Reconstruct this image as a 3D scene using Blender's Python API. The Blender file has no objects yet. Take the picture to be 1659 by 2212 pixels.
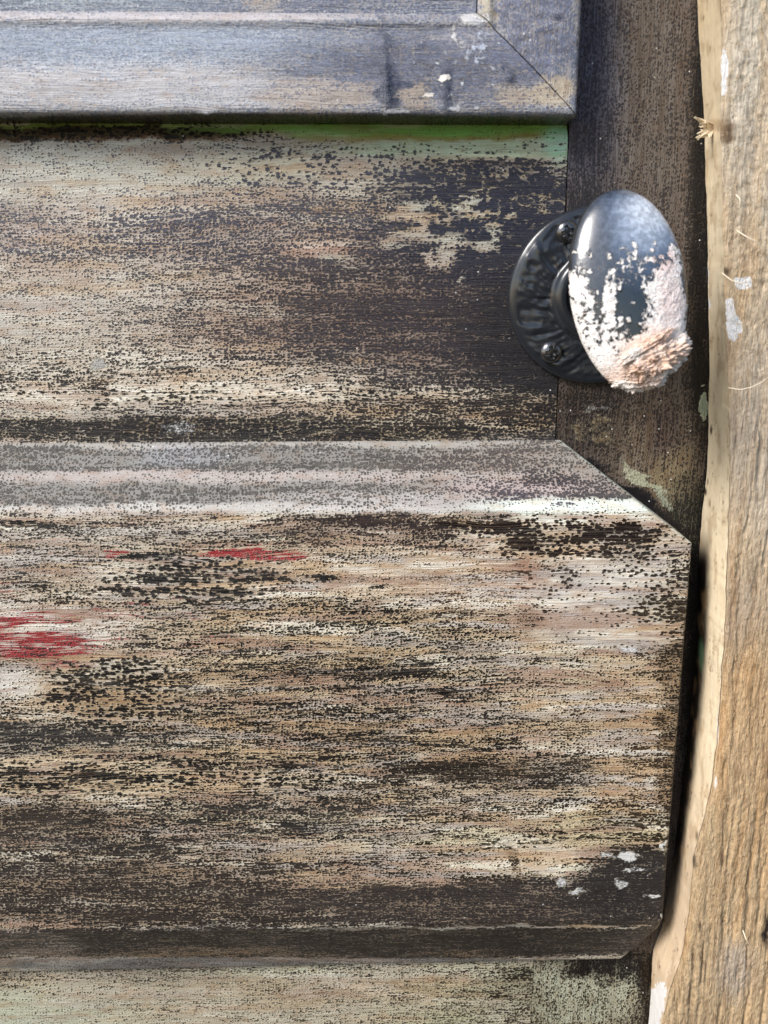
import bpy, math, random
import numpy as np
from mathutils import Vector
random.seed(7); rng = np.random.default_rng(7)
S = bpy.context.scene
R = math.radians
MM = 0.001

# ------------------------------------------------------------------ camera
D = 360.0                      # camera distance from the door, mm
PITCH, YAW = R(14.6), R(1.8)
FPX, PW, PH = 2212.0, 1659.0, 2212.0
fw = np.array([math.sin(YAW)*math.cos(PITCH), math.cos(YAW)*math.cos(PITCH), -math.sin(PITCH)])
rt = np.array([math.cos(YAW), -math.sin(YAW), 0.0])
up = np.cross(rt, fw)
cam = bpy.data.cameras.new('camera'); co = bpy.data.objects.new('camera', cam)
S.collection.objects.link(co); S.camera = co
co.location = (0, -D*MM, 0)
co.rotation_euler = Vector(fw).to_track_quat('-Z', 'Y').to_euler()
cam.sensor_fit = 'HORIZONTAL'; cam.sensor_width = 36; cam.lens = FPX/PW*36
cam.clip_start = 0.005; cam.clip_end = 100
cam.dof.use_dof = True; cam.dof.focus_distance = 0.378; cam.dof.aperture_fstop = 19
S.render.resolution_x = 768; S.render.resolution_y = 1024

# ------------------------------------------------------------------ light
SUN_EL, SUN_AZ = R(38), R(-50)          # azimuth from the door's normal, negative = from the left
w = bpy.data.worlds.new('World'); S.world = w; w.use_nodes = True
nt = w.node_tree; nt.nodes.clear()
sky = nt.nodes.new('ShaderNodeTexSky'); sky.sky_type = 'NISHITA'; sky.sun_disc = False
sdir = Vector((math.sin(SUN_AZ)*math.cos(SUN_EL), -math.cos(SUN_AZ)*math.cos(SUN_EL), math.sin(SUN_EL)))  # towards the sun
sky.sun_elevation = SUN_EL; sky.sun_rotation = math.atan2(sdir.x, sdir.y)
bg = nt.nodes.new('ShaderNodeBackground'); bg.inputs['Strength'].default_value = 0.12
wo = nt.nodes.new('ShaderNodeOutputWorld')
nt.links.new(sky.outputs[0], bg.inputs[0]); nt.links.new(bg.outputs[0], wo.inputs[0])
sl = bpy.data.lights.new('sun', 'SUN'); sl.energy = 2.6; sl.angle = R(25); sl.color = (1.0, 0.955, 0.90)
so = bpy.data.objects.new('sun', sl); S.collection.objects.link(so)
so.rotation_euler = sdir.to_track_quat('Z', 'Y').to_euler()
S.view_settings.view_transform = 'Standard'; S.view_settings.look = 'None'
S.view_settings.exposure = 0.98; S.view_settings.gamma = 1.0
ALB = 0.80                                # seen colour -> base colour

# ------------------------------------------------------------------ helpers
def proj(x, y, z):
    """world mm -> picture coordinates (1659 wide), used to look up paint"""
    dx, dy, dz = x, y+D, z
    dep = dx*fw[0]+dy*fw[1]+dz*fw[2]
    return (PW/2 + FPX*(dx*rt[0]+dy*rt[1])/dep, PH/2 - FPX*(dx*up[0]+dy*up[1]+dz*up[2])/dep)
def at(px, py, h=0.0):
    """point of the plane h mm in front of the door that shows at (px,py): returns x,z in mm"""
    d = fw + rt*(px-PW/2)/FPX + up*(PH/2-py)/FPX
    t = (D-h)/d[1]
    return d[0]*t, d[2]*t
def lin(c):
    c = np.asarray(c, float)/255.0
    return np.where(c <= 0.04045, c/12.92, ((c+0.055)/1.055)**2.4)*ALB
_tab = rng.random((256, 256))
def vn(x, y, seed=0):
    x = np.asarray(x, float)+seed*17.31; y = np.asarray(y, float)+seed*9.77
    xi = np.floor(x).astype(int); yi = np.floor(y).astype(int)
    fx = x-xi; fy = y-yi; fx = fx*fx*(3-2*fx); fy = fy*fy*(3-2*fy)
    a = _tab[xi & 255, yi & 255]; b = _tab[(xi+1) & 255, yi & 255]
    c = _tab[xi & 255, (yi+1) & 255]; d = _tab[(xi+1) & 255, (yi+1) & 255]
    return (a*(1-fx)+b*fx)*(1-fy)+(c*(1-fx)+d*fx)*fy
def fbm(x, y, o=4, seed=0):
    s = 0; a = 0.5; t = 0
    for i in range(o):
        s = s+a*vn(x, y, seed+i*3); t += a; a *= 0.55; x = x*2.03; y = y*2.03
    return s/t
def sstep(a, b, x):
    t = np.clip((x-a)/(b-a), 0, 1); return t*t*(3-2*t)

def grid_mesh(name, P, px, paint, mat, parent, disp=None):
    """P: (nv,nu,3) mm; paint(px,py)->dict of layers"""
    nv, nu = P.shape[:2]
    du = np.gradient(P, axis=1); dv = np.gradient(P, axis=0)
    N = np.cross(du, dv); N /= np.linalg.norm(N, axis=2, keepdims=True)+1e-9
    N *= np.where((N[..., 1:2] > 0) & (np.abs(N[..., 1:2]) > 0.02), -1, 1) if np.mean(N[..., 1]) > 0 else 1
    lay = paint(px[0], px[1]) if paint else {}
    if disp is not None:
        P = P + N*disp(P, px, lay)[..., None]
    me = bpy.data.meshes.new(name)
    me.vertices.add(nv*nu); me.vertices.foreach_set('co', (P.reshape(-1)*MM).astype(np.float32))
    i = np.arange(nv*nu).reshape(nv, nu)
    q = np.stack([i[:-1, :-1], i[:-1, 1:], i[1:, 1:], i[1:, :-1]], -1).reshape(-1, 4)
    flip = np.mean(np.cross(P[:-1, 1:]-P[:-1, :-1], P[1:, :-1]-P[:-1, :-1])[..., 1]) > 0
    if flip: q = q[:, ::-1]
    n = len(q)
    me.loops.add(n*4); me.loops.foreach_set('vertex_index', q.reshape(-1).astype(np.int32))
    me.polygons.add(n); me.polygons.foreach_set('loop_start', (np.arange(n)*4).astype(np.int32))
    me.polygons.foreach_set('loop_total', np.full(n, 4, np.int32))
    me.polygons.foreach_set('use_smooth', np.ones(n, bool))
    me.update(calc_edges=True); me.validate()
    for k, v in lay.items():
        a = me.attributes.new(k, 'FLOAT_COLOR', 'POINT')
        c = np.ones((nv*nu, 4), np.float32); c[:, :3] = v.reshape(-1, 3)
        a.data.foreach_set('color', c.reshape(-1))
    me.materials.append(mat)
    o = bpy.data.objects.new(name, me); S.collection.objects.link(o)
    if parent: o.parent = parent
    return o
def mesh_obj(name, V, F, mat, parent=None, smooth=True):
    me = bpy.data.meshes.new(name)
    me.from_pydata([tuple(np.array(v)*MM) for v in V], [], F); me.update()
    if smooth: me.polygons.foreach_set('use_smooth', [True]*len(me.polygons))
    me.materials.append(mat)
    o = bpy.data.objects.new(name, me); S.collection.objects.link(o)
    if parent: o.parent = parent
    return o
def empty(name, label, cat, loc=(0, 0, 0)):
    o = bpy.data.objects.new(name, None); S.collection.objects.link(o)
    o.location = loc; o['label'] = label; o['category'] = cat; o.empty_display_size = 0.02
    return o

# ------------------------------------------------------------------ paint layers
class Paint:
    """Fields of the worn paint, laid down as soft strokes (places are read off the photograph)."""
    def __init__(self, c1, c2, dark=0.5, halo=0.5, coarse=0.3, streak=0.5, warp=(26, 9), c3=(165, 48, 50), c4=(205, 200, 180)):
        self.d = dict(c1=lin(c1), c2=lin(c2), c3=lin(c3), c4=lin(c4))
        self.m = np.array([dark, 0.0, 0.0]); self.m2 = np.array([halo, coarse, streak])
        self.s = []; self.warp = warp; self.var = 0; self.size = (170, 20)
    def __call__(self, px, py):
        sh = px.shape
        L = {k: np.broadcast_to(v, sh+(3,)).copy() for k, v in self.d.items()}
        L['m'] = np.broadcast_to(self.m, sh+(3,)).copy(); L['m2'] = np.broadcast_to(self.m2, sh+(3,)).copy()
        wx, wy = self.warp
        qx = px + (fbm(px/70, py/28, 4, 1)-0.5)*wx*2.4 + (vn(px/9, py/5, 5)-0.5)*wx*0.5
        qy = py + (fbm(px/90, py/34, 4, 2)-0.5)*wy*2.4 + (vn(px/14, py/4, 6)-0.5)*wy*0.6
        for (k, x, y, rx, ry, val, a, soft, ang) in self.s:
            ux, uy = (qx, qy) if soft > 0.15 else (px*0.6+qx*0.4, py*0.6+qy*0.4)
            dx = ux-x; dy = uy-y
            if ang:
                ca, sa = math.cos(ang), math.sin(ang); dx, dy = dx*ca+dy*sa, -dx*sa+dy*ca
            r = np.sqrt((dx/rx)**2+(dy/ry)**2)
            wgt = a*(1-sstep(1-soft, 1+soft, r))
            if k in self.d: L[k] += wgt[..., None]*(lin(val)-L[k])
            else:
                arr, j = {'dark': ('m', 0), 'acc': ('m', 1), 'chip': ('m', 2), 'halo': ('m2', 0), 'coarse': ('m2', 1), 'streak': ('m2', 2)}[k]
                L[arr][..., j] += wgt*(val-L[arr][..., j])
        if self.var:                       # patches of the older coats showing through, drawn out along the grain
            sx, sy = self.size; lum = L['c1'].mean(-1)
            ok = sstep(.12, .25, lum)*self.var*(sstep(1098, 1116, py) if self.size[1] == 20 else 1)
            for sd, c, lo_ in ((101, (226, 220, 206), .60), (107, (160, 130, 112), .60), (113, (186, 158, 122), .63), (119, (176, 168, 162), .62)):
                n_ = fbm((px+30*vn(py/40, px/200, sd))/sx, py/sy, 5, sd)
                k_ = (ok*sstep(lo_-.07, lo_+.07, n_))[..., None]*.75
                L['c1'] = L['c1']*(1-k_)+lin(c)*k_
            L['m'][..., 0] += self.var*.34*(fbm(px/(sx*1.3), py/(sy*.8), 5, 131)-.5)*np.clip(L['m'][..., 0]*3, 0, 1)*2
        return L
    def add(self, x, y, rx, ry, c1=None, c2=None, dark=None, acc=None, chip=None, halo=None, coarse=None, streak=None, c3=None, c4=None, a=1.0, soft=0.6, ang=0):
        for k, v in dict(c1=c1, c2=c2, c3=c3, c4=c4, dark=dark, acc=acc, chip=chip, halo=halo, coarse=coarse, streak=streak).items():
            if v is not None: self.s.append((k, x, y, rx, ry, v, a, soft, R(ang)))
        return self
    def box(self, x0, y0, x1, y1, **k):     # stroke given by its extents
        return self.add((x0+x1)/2, (y0+y1)/2, (x1-x0)/2, (y1-y0)/2, **k)

# ------------------------------------------------------------------ materials
class NB:
    def __init__(s, name):
        s.m = bpy.data.materials.new(name); s.m.use_nodes = True; s.t = s.m.node_tree; s.t.nodes.clear()
        s.out = s.t.nodes.new('ShaderNodeOutputMaterial'); s.b = s.t.nodes.new('ShaderNodeBsdfPrincipled')
        s.t.links.new(s.b.outputs[0], s.out.inputs[0])
    def set(s, sock, v):
        if isinstance(v, bpy.types.NodeSocket): s.t.links.new(v, sock)
        elif v is not None:
            if sock.type == 'RGBA' and len(v) == 3: v = (*v, 1)
            sock.default_value = v
    def math(s, op, a, b=None, c=None, clamp=False):
        n = s.t.nodes.new('ShaderNodeMath'); n.operation = op; n.use_clamp = clamp
        for i, v in enumerate((a, b, c)):
            if v is not None: s.set(n.inputs[i], v)
        return n.outputs[0]
    def add(s, a, b): return s.math('ADD', a, b)
    def sub(s, a, b): return s.math('SUBTRACT', a, b)
    def mul(s, a, b): return s.math('MULTIPLY', a, b)
    def step(s, x, lo, hi, a=0.0, b=1.0):
        n = s.t.nodes.new('ShaderNodeMapRange'); n.interpolation_type = 'SMOOTHSTEP'
        s.set(n.inputs['Value'], x); s.set(n.inputs['From Min'], lo); s.set(n.inputs['From Max'], hi)
        s.set(n.inputs['To Min'], a); s.set(n.inputs['To Max'], b); return n.outputs[0]
    def mix(s, f, a, b, mode='MIX'):
        n = s.t.nodes.new('ShaderNodeMix'); n.data_type = 'RGBA'; n.blend_type = mode
        s.set(n.inputs[0], f); s.set(n.inputs[6], a); s.set(n.inputs[7], b); return n.outputs[2]
    def attr(s, name):
        n = s.t.nodes.new('ShaderNodeAttribute'); n.attribute_name = name; return n.outputs['Color']
    def sep(s, c):
        n = s.t.nodes.new('ShaderNodeSeparateColor'); s.set(n.inputs[0], c); return n.outputs
    def pos(s):
        n = s.t.nodes.new('ShaderNodeTexCoord')
        return n.outputs['Object']
    def vmul(s, v, k):
        n = s.t.nodes.new('ShaderNodeVectorMath'); n.operation = 'MULTIPLY'; s.set(n.inputs[0], v); n.inputs[1].default_value = k; return n.outputs[0]
    def vadd(s, v, k):
        n = s.t.nodes.new('ShaderNodeVectorMath'); n.operation = 'ADD'; s.set(n.inputs[0], v); s.set(n.inputs[1], k); return n.outputs[0]
    def noise(s, v, detail=2, rough=0.5, col=False, scale=1.0, dist=0.0):
        n = s.t.nodes.new('ShaderNodeTexNoise'); s.set(n.inputs['Vector'], v); n.inputs['Scale'].default_value = scale
        n.inputs['Detail'].default_value = detail; n.inputs['Roughness'].default_value = rough; n.inputs['Distortion'].default_value = dist
        return n.outputs['Color' if col else 'Fac']
    def voro(s, v, rnd=1.0, feat='F1', out='Distance'):
        n = s.t.nodes.new('ShaderNodeTexVoronoi'); n.feature = feat; s.set(n.inputs['Vector'], v); n.inputs['Scale'].default_value = 1
        n.inputs['Randomness'].default_value = rnd; return n.outputs[out]
    def bump(s, h, dist, strength=1.0, nrm=None):
        n = s.t.nodes.new('ShaderNodeBump'); s.set(n.inputs['Height'], h); n.inputs['Distance'].default_value = dist; n.inputs['Strength'].default_value = strength
        if nrm is not None: s.set(n.inputs['Normal'], nrm)
        return n.outputs[0]

def paint_material(name, vertical=False, rough=0.42, bumpk=1.0, spec=0.24, relief=1.0, dk_=0.72):
    b = NB(name)
    P = b.pos()                                   # metres
    def st(su, sv):                               # scale so that one unit = su mm along the grain, sv mm across
        u, v = 1000/su, 1000/sv
        return (v, v, u) if vertical else (u, v, v)
    # grain wanders slightly
    wob = b.noise(b.vmul(P, st(60, 25)), 2, 0.5, col=True)
    n = b.t.nodes.new('ShaderNodeVectorMath'); n.operation = 'MULTIPLY_ADD'
    b.set(n.inputs[0], wob); n.inputs[1].default_value = (0.006, 0.0, 0.008); n.inputs[2].default_value = (0, 0, 0); b.set(n.inputs[2], P)
    Q = n.outputs[0]
    jit = b.noise(b.vmul(P, st(1.1, 0.8)), 1, 0.5, col=True)
    n2 = b.t.nodes.new('ShaderNodeVectorMath'); n2.operation = 'MULTIPLY_ADD'
    b.set(n2.inputs[0], jit); n2.inputs[1].default_value = (0.0006, 0.0, 0.0003); b.set(n2.inputs[2], Q)
    J = n2.outputs[0]
    c1, c2, c3, c4 = (b.attr(k) for k in ('c1', 'c2', 'c3', 'c4'))
    dark, acc, chip = b.sep(b.attr('m'))[:3]
    halo, coarse, streak = b.sep(b.attr('m2'))[:3]
    def flat(v):                                  # x,z of the board as a 2D lookup
        p_ = b.t.nodes.new('ShaderNodeSeparateXYZ'); b.set(p_.inputs[0], v); q_ = b.t.nodes.new('ShaderNodeCombineXYZ')
        b.set(q_.inputs[0], p_.outputs[0]); b.set(q_.inputs[1], p_.outputs[2]); return q_.outputs[0]
    def v2(v):
        n_ = b.t.nodes.new('ShaderNodeTexVoronoi'); n_.voronoi_dimensions = '2D'; b.set(n_.inputs['Vector'], flat(v)); n_.inputs['Scale'].default_value = 1
        c_ = b.sep(n_.outputs['Color'])[0]
        return b.sub(n_.outputs['Distance'], b.mul(b.sub(c_, 0.5), 0.46))
    vf = v2(b.vmul(J, st(1.1, 0.68)))
    vc = v2(b.vmul(J, st(2.0, 1.25)))
    long_ = b.noise(b.vmul(Q, st(13, 0.75)), 3, 0.6)
    patch = b.noise(b.vmul(Q, st(9, 4)), 3, 0.6)
    fine = b.noise(b.vmul(P, st(0.8, 0.45)), 2, 0.6)
    brush = b.noise(b.vmul(Q, st(34, 0.42)), 4, 0.65)
    wide = b.noise(b.vmul(Q, st(40, 3.2)), 4, 0.6)
    csel = b.step(b.add(coarse, b.mul(b.sub(patch, 0.5), 1.2)), 0.35, 0.65)
    # reach of the dark blisters
    r = b.sub(b.mul(dark, 0.86), 0.08)
    r = b.add(r, b.mul(b.sub(long_, 0.5), b.add(b.mul(streak, 1.9), 0.35)))
    r = b.add(r, b.mul(b.sub(patch, 0.5), 0.65))
    r = b.add(r, b.mul(b.sub(wide, 0.5), 0.6))
    r = b.add(r, b.mul(b.sub(fine, 0.5), 0.25))
    r = b.add(r, b.mul(b.sub(brush, 0.5), b.mul(streak, 0.7)))
    dist = b.t.nodes.new('ShaderNodeMix'); dist.data_type = 'FLOAT'
    b.set(dist.inputs[0], csel); b.set(dist.inputs[2], vf); b.set(dist.inputs[3], vc)
    e = b.sub(r, dist.outputs[0])
    mask = b.step(e, -0.05, 0.09)
    thread = b.noise(b.vmul(J, st(16, 0.34)), 2, 0.6)
    tm = b.mul(b.step(b.add(thread, b.mul(b.sub(dark, 0.5), 0.22)), 0.61, 0.66), b.mul(b.step(streak, 0.1, 0.6), b.step(patch, 0.40, 0.52)))
    mask = b.math('MAXIMUM', mask, b.mul(tm, 0.9))
    ring = b.mul(b.step(e, -0.20, -0.05), b.sub(1.0, mask))
    # undercoat: streaks of browner and paler coats
    tone = b.step(b.add(b.mul(wide, 0.5), b.mul(brush, 0.5)), 0.36, 0.64)
    brown = b.mix(1.0, c1, (0.60, 0.47, 0.36), 'MULTIPLY'); pale = b.mix(1.0, c1, (1.35, 1.40, 1.44), 'MULTIPLY')
    ct = b.mix(tone, brown, pale)
    base = b.mix(streak, c1, ct)
    hair = b.noise(b.vmul(Q, st(22, 0.30)), 3, 0.7)
    base = b.mix(b.mul(b.step(hair, 0.52, 0.62), b.mul(streak, 1.0)), base, b.mix(1.0, c1, (1.5, 1.55, 1.6), 'MULTIPLY'))
    fl = b.noise(b.vmul(P, st(7, 3)), 3, 0.6)
    base = b.mix(b.mul(b.step(fl, 0.48, 0.68), 0.45), base, b.mix(1.0, base, (0.80, 0.60, 0.46), 'MULTIPLY'))
    # accent coat (red) showing in streaks
    af = b.add(b.mul(brush, 0.5), b.mul(long_, 0.5))
    am = b.step(b.add(acc, b.mul(b.sub(af, 0.5), 4.2)), 0.50, 0.60)
    base = b.mix(b.mul(am, b.step(acc, 0.0, 0.12)), base, c3)
    wn = b.add(b.mul(wide, 0.6), b.mul(long_, 0.4))
    wash = b.mul(b.step(b.add(dark, b.mul(b.sub(wn, 0.5), 1.6)), 0.30, 1.05), 0.62)
    base = b.mix(wash, base, b.mix(1.0, b.mix(0.5, c1, c2), (0.80, 0.74, 0.68), 'MULTIPLY'))
    hal = b.mix(0.35, b.mix(1.0, base, (1.6, 1.54, 1.35), 'MULTIPLY'), (0.76, 0.71, 0.56))
    base = b.mix(b.mul(ring, halo), base, hal)
    dvar = b.mix(b.step(fine, 0.3, 0.7), b.mix(1.0, c2, (0.45, 0.44, 0.43), 'MULTIPLY'), b.mix(1.0, c2, (1.25, 1.25, 1.25), 'MULTIPLY'))
    dvar = b.mix(b.mul(b.step(brush, 0.48, 0.66), 0.42), dvar, b.mix(1.0, c1, (0.46, 0.42, 0.38), 'MULTIPLY'))
    dvar = b.mix(b.mul(b.step(wide, 0.50, 0.66), 0.30), dvar, b.mix(1.0, c2, (1.9, 1.75, 1.6), 'MULTIPLY'))
    dvar = b.mix(1.0, dvar, (dk_, dk_, dk_), 'MULTIPLY')
    col = b.mix(mask, base, dvar)
    # chips / splashes of pale filler over everything
    cn = b.noise(b.vmul(P, st(1.9, 1.5)), 5, 0.78)
    cm = b.mul(b.step(b.add(b.mul(chip, 0.5), b.add(b.mul(cn, .8), b.mul(fine, .25))), 0.66, 0.78), b.step(chip, 0.0, 0.1))
    col = b.mix(cm, col, c4)
    # sky glints put into the colour as tiny pale specks
    vs = b.voro(b.vmul(P, st(1.9, 1.9)), out='Color'); vd = b.voro(b.vmul(P, st(1.9, 1.9)))
    sp = b.mul(b.step(b.sep(vs)[0], 0.955, 0.96), b.step(vd, 0.16, 0.10))
    col = b.mix(b.mul(sp, 0.8), col, (0.75, 0.74, 0.72))
    b.set(b.b.inputs['Base Color'], col)
    rg = b.add(b.mul(mask, -0.08), b.add(rough, b.mul(b.sub(fine, 0.5), 0.3)))
    b.set(b.b.inputs['Roughness'], rg)
    b.b.inputs['Specular IOR Level'].default_value = spec
    h = b.add(b.mul(mask, 1.2*relief), b.mul(brush, 1.3)); h = b.add(h, b.mul(cm, 0.7)); h = b.add(h, b.mul(fine, 0.6*relief)); h = b.add(h, b.mul(ring, 0.3*relief))
    b.set(b.b.inputs['Normal'], b.bump(h, 0.0003*bumpk))
    return b.m
M_H = paint_material('worn_paint_along')
M_V = paint_material('worn_paint_upright', vertical=True)
M_G = paint_material('thick_gloss_paint', spec=0.75, rough=0.30, bumpk=1.3, relief=0.15, dk_=1.0)
M_GV = paint_material('thick_gloss_paint_upright', vertical=True, spec=0.75, rough=0.30, bumpk=1.3, relief=0.15, dk_=1.0)

def simple(name, col, rough=0.5, metal=0.0, nscale=None, bumpd=0.0001, var=0.25, coat=0):
    b = NB(name); c = tuple(col)
    P = b.pos(); n = b.noise(b.vmul(P, (nscale or 800,)*3), 3, 0.6)
    b.set(b.b.inputs['Base Color'], b.mix(n, tuple(x*(1-var) for x in c), tuple(min(1, x*(1+var)) for x in c)))
    b.set(b.b.inputs['Roughness'], b.add(rough-0.08, b.mul(n, 0.16))); b.b.inputs['Metallic'].default_value = metal
    b.set(b.b.inputs['Normal'], b.bump(n, bumpd)); b.b.inputs['Coat Weight'].default_value = coat
    return b.m
M_BACK = simple('raw_edge', (0.05, 0.04, 0.03), 0.8)

# ------------------------------------------------------------------ the door
door = empty('panelled_door', 'old panelled door in worn cream, black and red paint beside the timber post', 'door', (0, 0, 0))
SP = 0.62            # spacing of the surface grids, mm
X0, X1 = -245.0, at(1640, 700)[0]
ZT, ZB = 165.0, -400.0
def rows(z0, z1, sp=SP): return np.linspace(z0, z1, max(3, int(abs(z1-z0)/sp)+1))
def surf(xs, zs, hf):
    X, Z = np.meshgrid(xs, zs); H = hf(X, Z) if callable(hf) else np.full_like(X, hf)
    P = np.stack([X, -H, Z], -1); return P, proj(X, -H, Z)

xj = at(1216, 600)[0]
# --- middle rail
zr_top = at(600, 262, -2.6)[1]; zr_bot = at(600, 953)[1]-6
rail = Paint((192, 184, 170), (66, 64, 68), dark=0.42, halo=0.45, coarse=0.1, streak=0.45)
rail.var = .55; rail.size = (200, 26)
rail.box(-200, 290, 620, 470, c1=(204, 201, 189), c2=(112, 116, 134), dark=0.16, streak=0.3)
rail.box(380, 300, 1000, 420, c1=(190, 184, 166), c2=(84, 86, 102), dark=0.40, coarse=0.6)
rail.box(-200, 440, 120, 540, c1=(168, 168, 172), c2=(134, 142, 160), dark=0.55, a=.8)
rail.box(-200, 430, 800, 580, c1=(184, 168, 158), c2=(100, 100, 116), dark=0.5, a=.7)
rail.box(300, 420, 1000, 580, c1=(160, 146, 136), c2=(84, 84, 98), dark=0.66, a=.85)
rail.box(-200, 560, 420, 720, c1=(196, 187, 174), c2=(92, 92, 98), dark=0.36, streak=0.3)
rail.box(350, 560, 1000, 930, c1=(172, 150, 134), c2=(74, 68, 72), dark=0.56)
rail.box(620, 520, 1300, 860, c1=(140, 120, 108), c2=(64, 58, 64), dark=0.84, a=.95, halo=0.3)
rail.box(600, 520, 760, 560, c1=(190, 156, 138), dark=0.3, a=.7)
rail.box(840, 330, 1320, 600, c1=(120, 114, 112), c2=(48, 51, 68), dark=1.02, a=1.0, halo=0.5, coarse=0.7)  # navy cast of the dark spots is reflected sky put into their colour
rail.box(1010, 560, 1400, 960, c1=(90, 82, 78), c2=(40, 38, 43), dark=1.15, a=1.0)
rail.box(-200, 775, 900, 895, c1=(208, 198, 182), c2=(48, 45, 46), dark=0.50, coarse=0.3, streak=.7)
rail.box(-200, 835, 1000, 875, c1=(232, 226, 212), c2=(26, 23, 23), dark=.42, a=.9, coarse=.6)
rail.box(-200, 900, 1160, 958, c1=(170, 158, 136), c2=(36, 33, 34), dark=0.92, coarse=0.3, soft=.3)
rail.box(700, 850, 1180, 930, c1=(192, 168, 134), c2=(42, 34, 32), dark=0.74, a=.8, coarse=.4)
rail.box(1050, 860, 1210, 935, c1=(176, 150, 116), c2=(34, 30, 30), dark=0.86, a=.7)
rail.box(-200, 286, 520, 306, c1=(128, 92, 62), c2=(46, 36, 28), dark=0.5, soft=.35)
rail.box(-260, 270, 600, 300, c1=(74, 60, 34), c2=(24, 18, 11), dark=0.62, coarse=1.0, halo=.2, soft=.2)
rail.box(-200, 262, 620, 273, c1=(122, 150, 66), c2=(48, 46, 22), dark=0.25, soft=.3)
rail.box(560, 262, 1400, 308, c1=(146, 138, 76), c2=(60, 52, 24), dark=0.10, streak=.2, soft=.25)
rail.box(440, 258, 1400, 292, c1=(128, 180, 92), dark=0.05, soft=.4, streak=.2)
rail.box(700, 302, 1400, 342, c1=(186, 200, 172), c2=(84, 90, 92), dark=0.22, coarse=0.7, soft=.25, a=.95)
rail.box(1170, 268, 1260, 345, c1=(150, 210, 176), dark=0.05, a=.8, soft=.5)
for (x, y, a_, b_) in [(850, 525, 34, 9), (880, 505, 30, 10), (912, 495, 16, 22), (955, 548, 20, 24), (940, 515, 34, 9), (1000, 455, 22, 9), (1040, 468, 40, 8), (1010, 435, 14, 18), (975, 480, 12, 10), (900, 448, 30, 10), (1075, 500, 12, 20), (1050, 530, 22, 8), (720, 560, 34, 9), (1110, 470, 10, 8), (1000, 605, 9, 6), (925, 560, 8, 14), (990, 520, 30, 14), (880, 470, 60, 8)]:
    rail.add(x, y, a_*1.1, b_*1.2, c1=(184, 186, 174), dark=.22, coarse=.45, soft=.7, a=.8)
for i in range(34):
    rail.add(rng.uniform(930, 1220), rng.uniform(370, 500), rng.uniform(6, 16), rng.uniform(5, 9), c1=(180, 168, 140), dark=.55, coarse=.4, soft=.6, a=.8)
rail.add(205, 785, 18, 14, chip=.8, c4=(170, 166, 160), dark=.2)
rail.add(405, 690, 30, 60, c2=(62, 60, 70), dark=.75, a=.5); rail.add(225, 850, 14, 50, c2=(50, 40, 36), dark=.8, a=.6)
rail.add(385, 925, 45, 18, chip=.5, c4=(214, 214, 220), a=.7)
rail.add(-200, 700, 260, 60, c1=(206, 202, 192), dark=.25, a=.8)

def rail_h(X, Z):
    t = (zr_top-Z)
    return -2.6*(1-sstep(0, 6.4, t)) + 0.12*(fbm(X/40, Z/9, 3, 3)-.5)*4
def bump_paint(P, px, L):
    d = L['m'][..., 0]
    return 0.10*(fbm(P[..., 0]/1.6, P[..., 2]/0.9, 3, 9)-.5)*np.clip(d, 0.2, 1.0) + 0.25*np.clip(L['m'][..., 2], 0, 1)*(fbm(P[..., 0]/1.2, P[..., 2]/1.2, 3, 12)-.35)
Pp, pp = surf(rows(X0, xj-0.35), np.concatenate([rows(zr_top, zr_bot)]), rail_h)
grid_mesh('middle_rail', Pp, pp, rail, M_H, door, bump_paint)

# --- stile (upright board on the hinge-free side), grain runs upright
st = Paint((98, 88, 80), (62, 57, 56), dark=0.34, halo=.0, coarse=-1, streak=0.75, warp=(6, 30), c4=(190, 186, 160))
st.box(1200, -80, 1350, 440, c1=(80, 84, 106), c2=(56, 60, 84), dark=0.5, a=.9)  # bluish sheen of the sky put into the colour
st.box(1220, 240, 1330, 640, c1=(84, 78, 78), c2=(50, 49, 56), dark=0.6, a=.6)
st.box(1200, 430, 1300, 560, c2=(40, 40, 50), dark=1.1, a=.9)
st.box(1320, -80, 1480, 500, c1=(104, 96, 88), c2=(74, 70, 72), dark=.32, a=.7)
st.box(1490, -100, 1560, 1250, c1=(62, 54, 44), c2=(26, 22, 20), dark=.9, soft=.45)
st.box(1180, 780, 1420, 980, c1=(74, 64, 58), c2=(40, 36, 36), dark=.6, soft=.5)
st.box(1330, 870, 1520, 1080, c1=(116, 104, 88), c2=(70, 60, 56), dark=.36, a=.9)
st.box(1400, 860, 1470, 1010, c1=(92, 78, 72), c2=(62, 52, 52), dark=.5, a=.8)
st.box(1400, 980, 1500, 1080, c1=(132, 118, 92), dark=.25, a=.9)
st.box(1440, 1040, 1530, 1180, c1=(84, 82, 66), c2=(42, 42, 38), dark=.7, a=.9)
st.add(1345, 1075, 170, 30, c1=(50, 46, 46), c2=(28, 27, 32), dark=1.15, ang=37.5, soft=.35)
st.add(1392, 1035, 62, 14, chip=.75, c4=(168, 168, 142), ang=38, a=.9)
st.add(1435, 1082, 40, 9, chip=.55, c4=(156, 160, 142), ang=45, a=.9)
st.add(1250, 925, 16, 24, chip=.45, c4=(122, 106, 82)); st.add(1300, 930, 30, 26, chip=.42, c4=(122, 106, 82)); st.add(1290, 880, 30, 8, chip=.5, c4=(120, 118, 120))
st.add(1522, 872, 9, 34, chip=1.2, c4=(150, 162, 138), soft=.3, a=1)
st.box(1480, 1160, 1560, 2060, c1=(26, 22, 19), c2=(14, 12, 12), dark=1.0)  # shade in the gap beside the raised board, painted in dark
st.box(1000, 2060, 1480, 2300, c1=(138, 132, 112), c2=(46, 38, 28), dark=.62, streak=.4, coarse=0, halo=.4, soft=.4); st.box(1060, 2070, 1270, 2300, c1=(150, 146, 124), dark=.5, a=.8)
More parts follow.
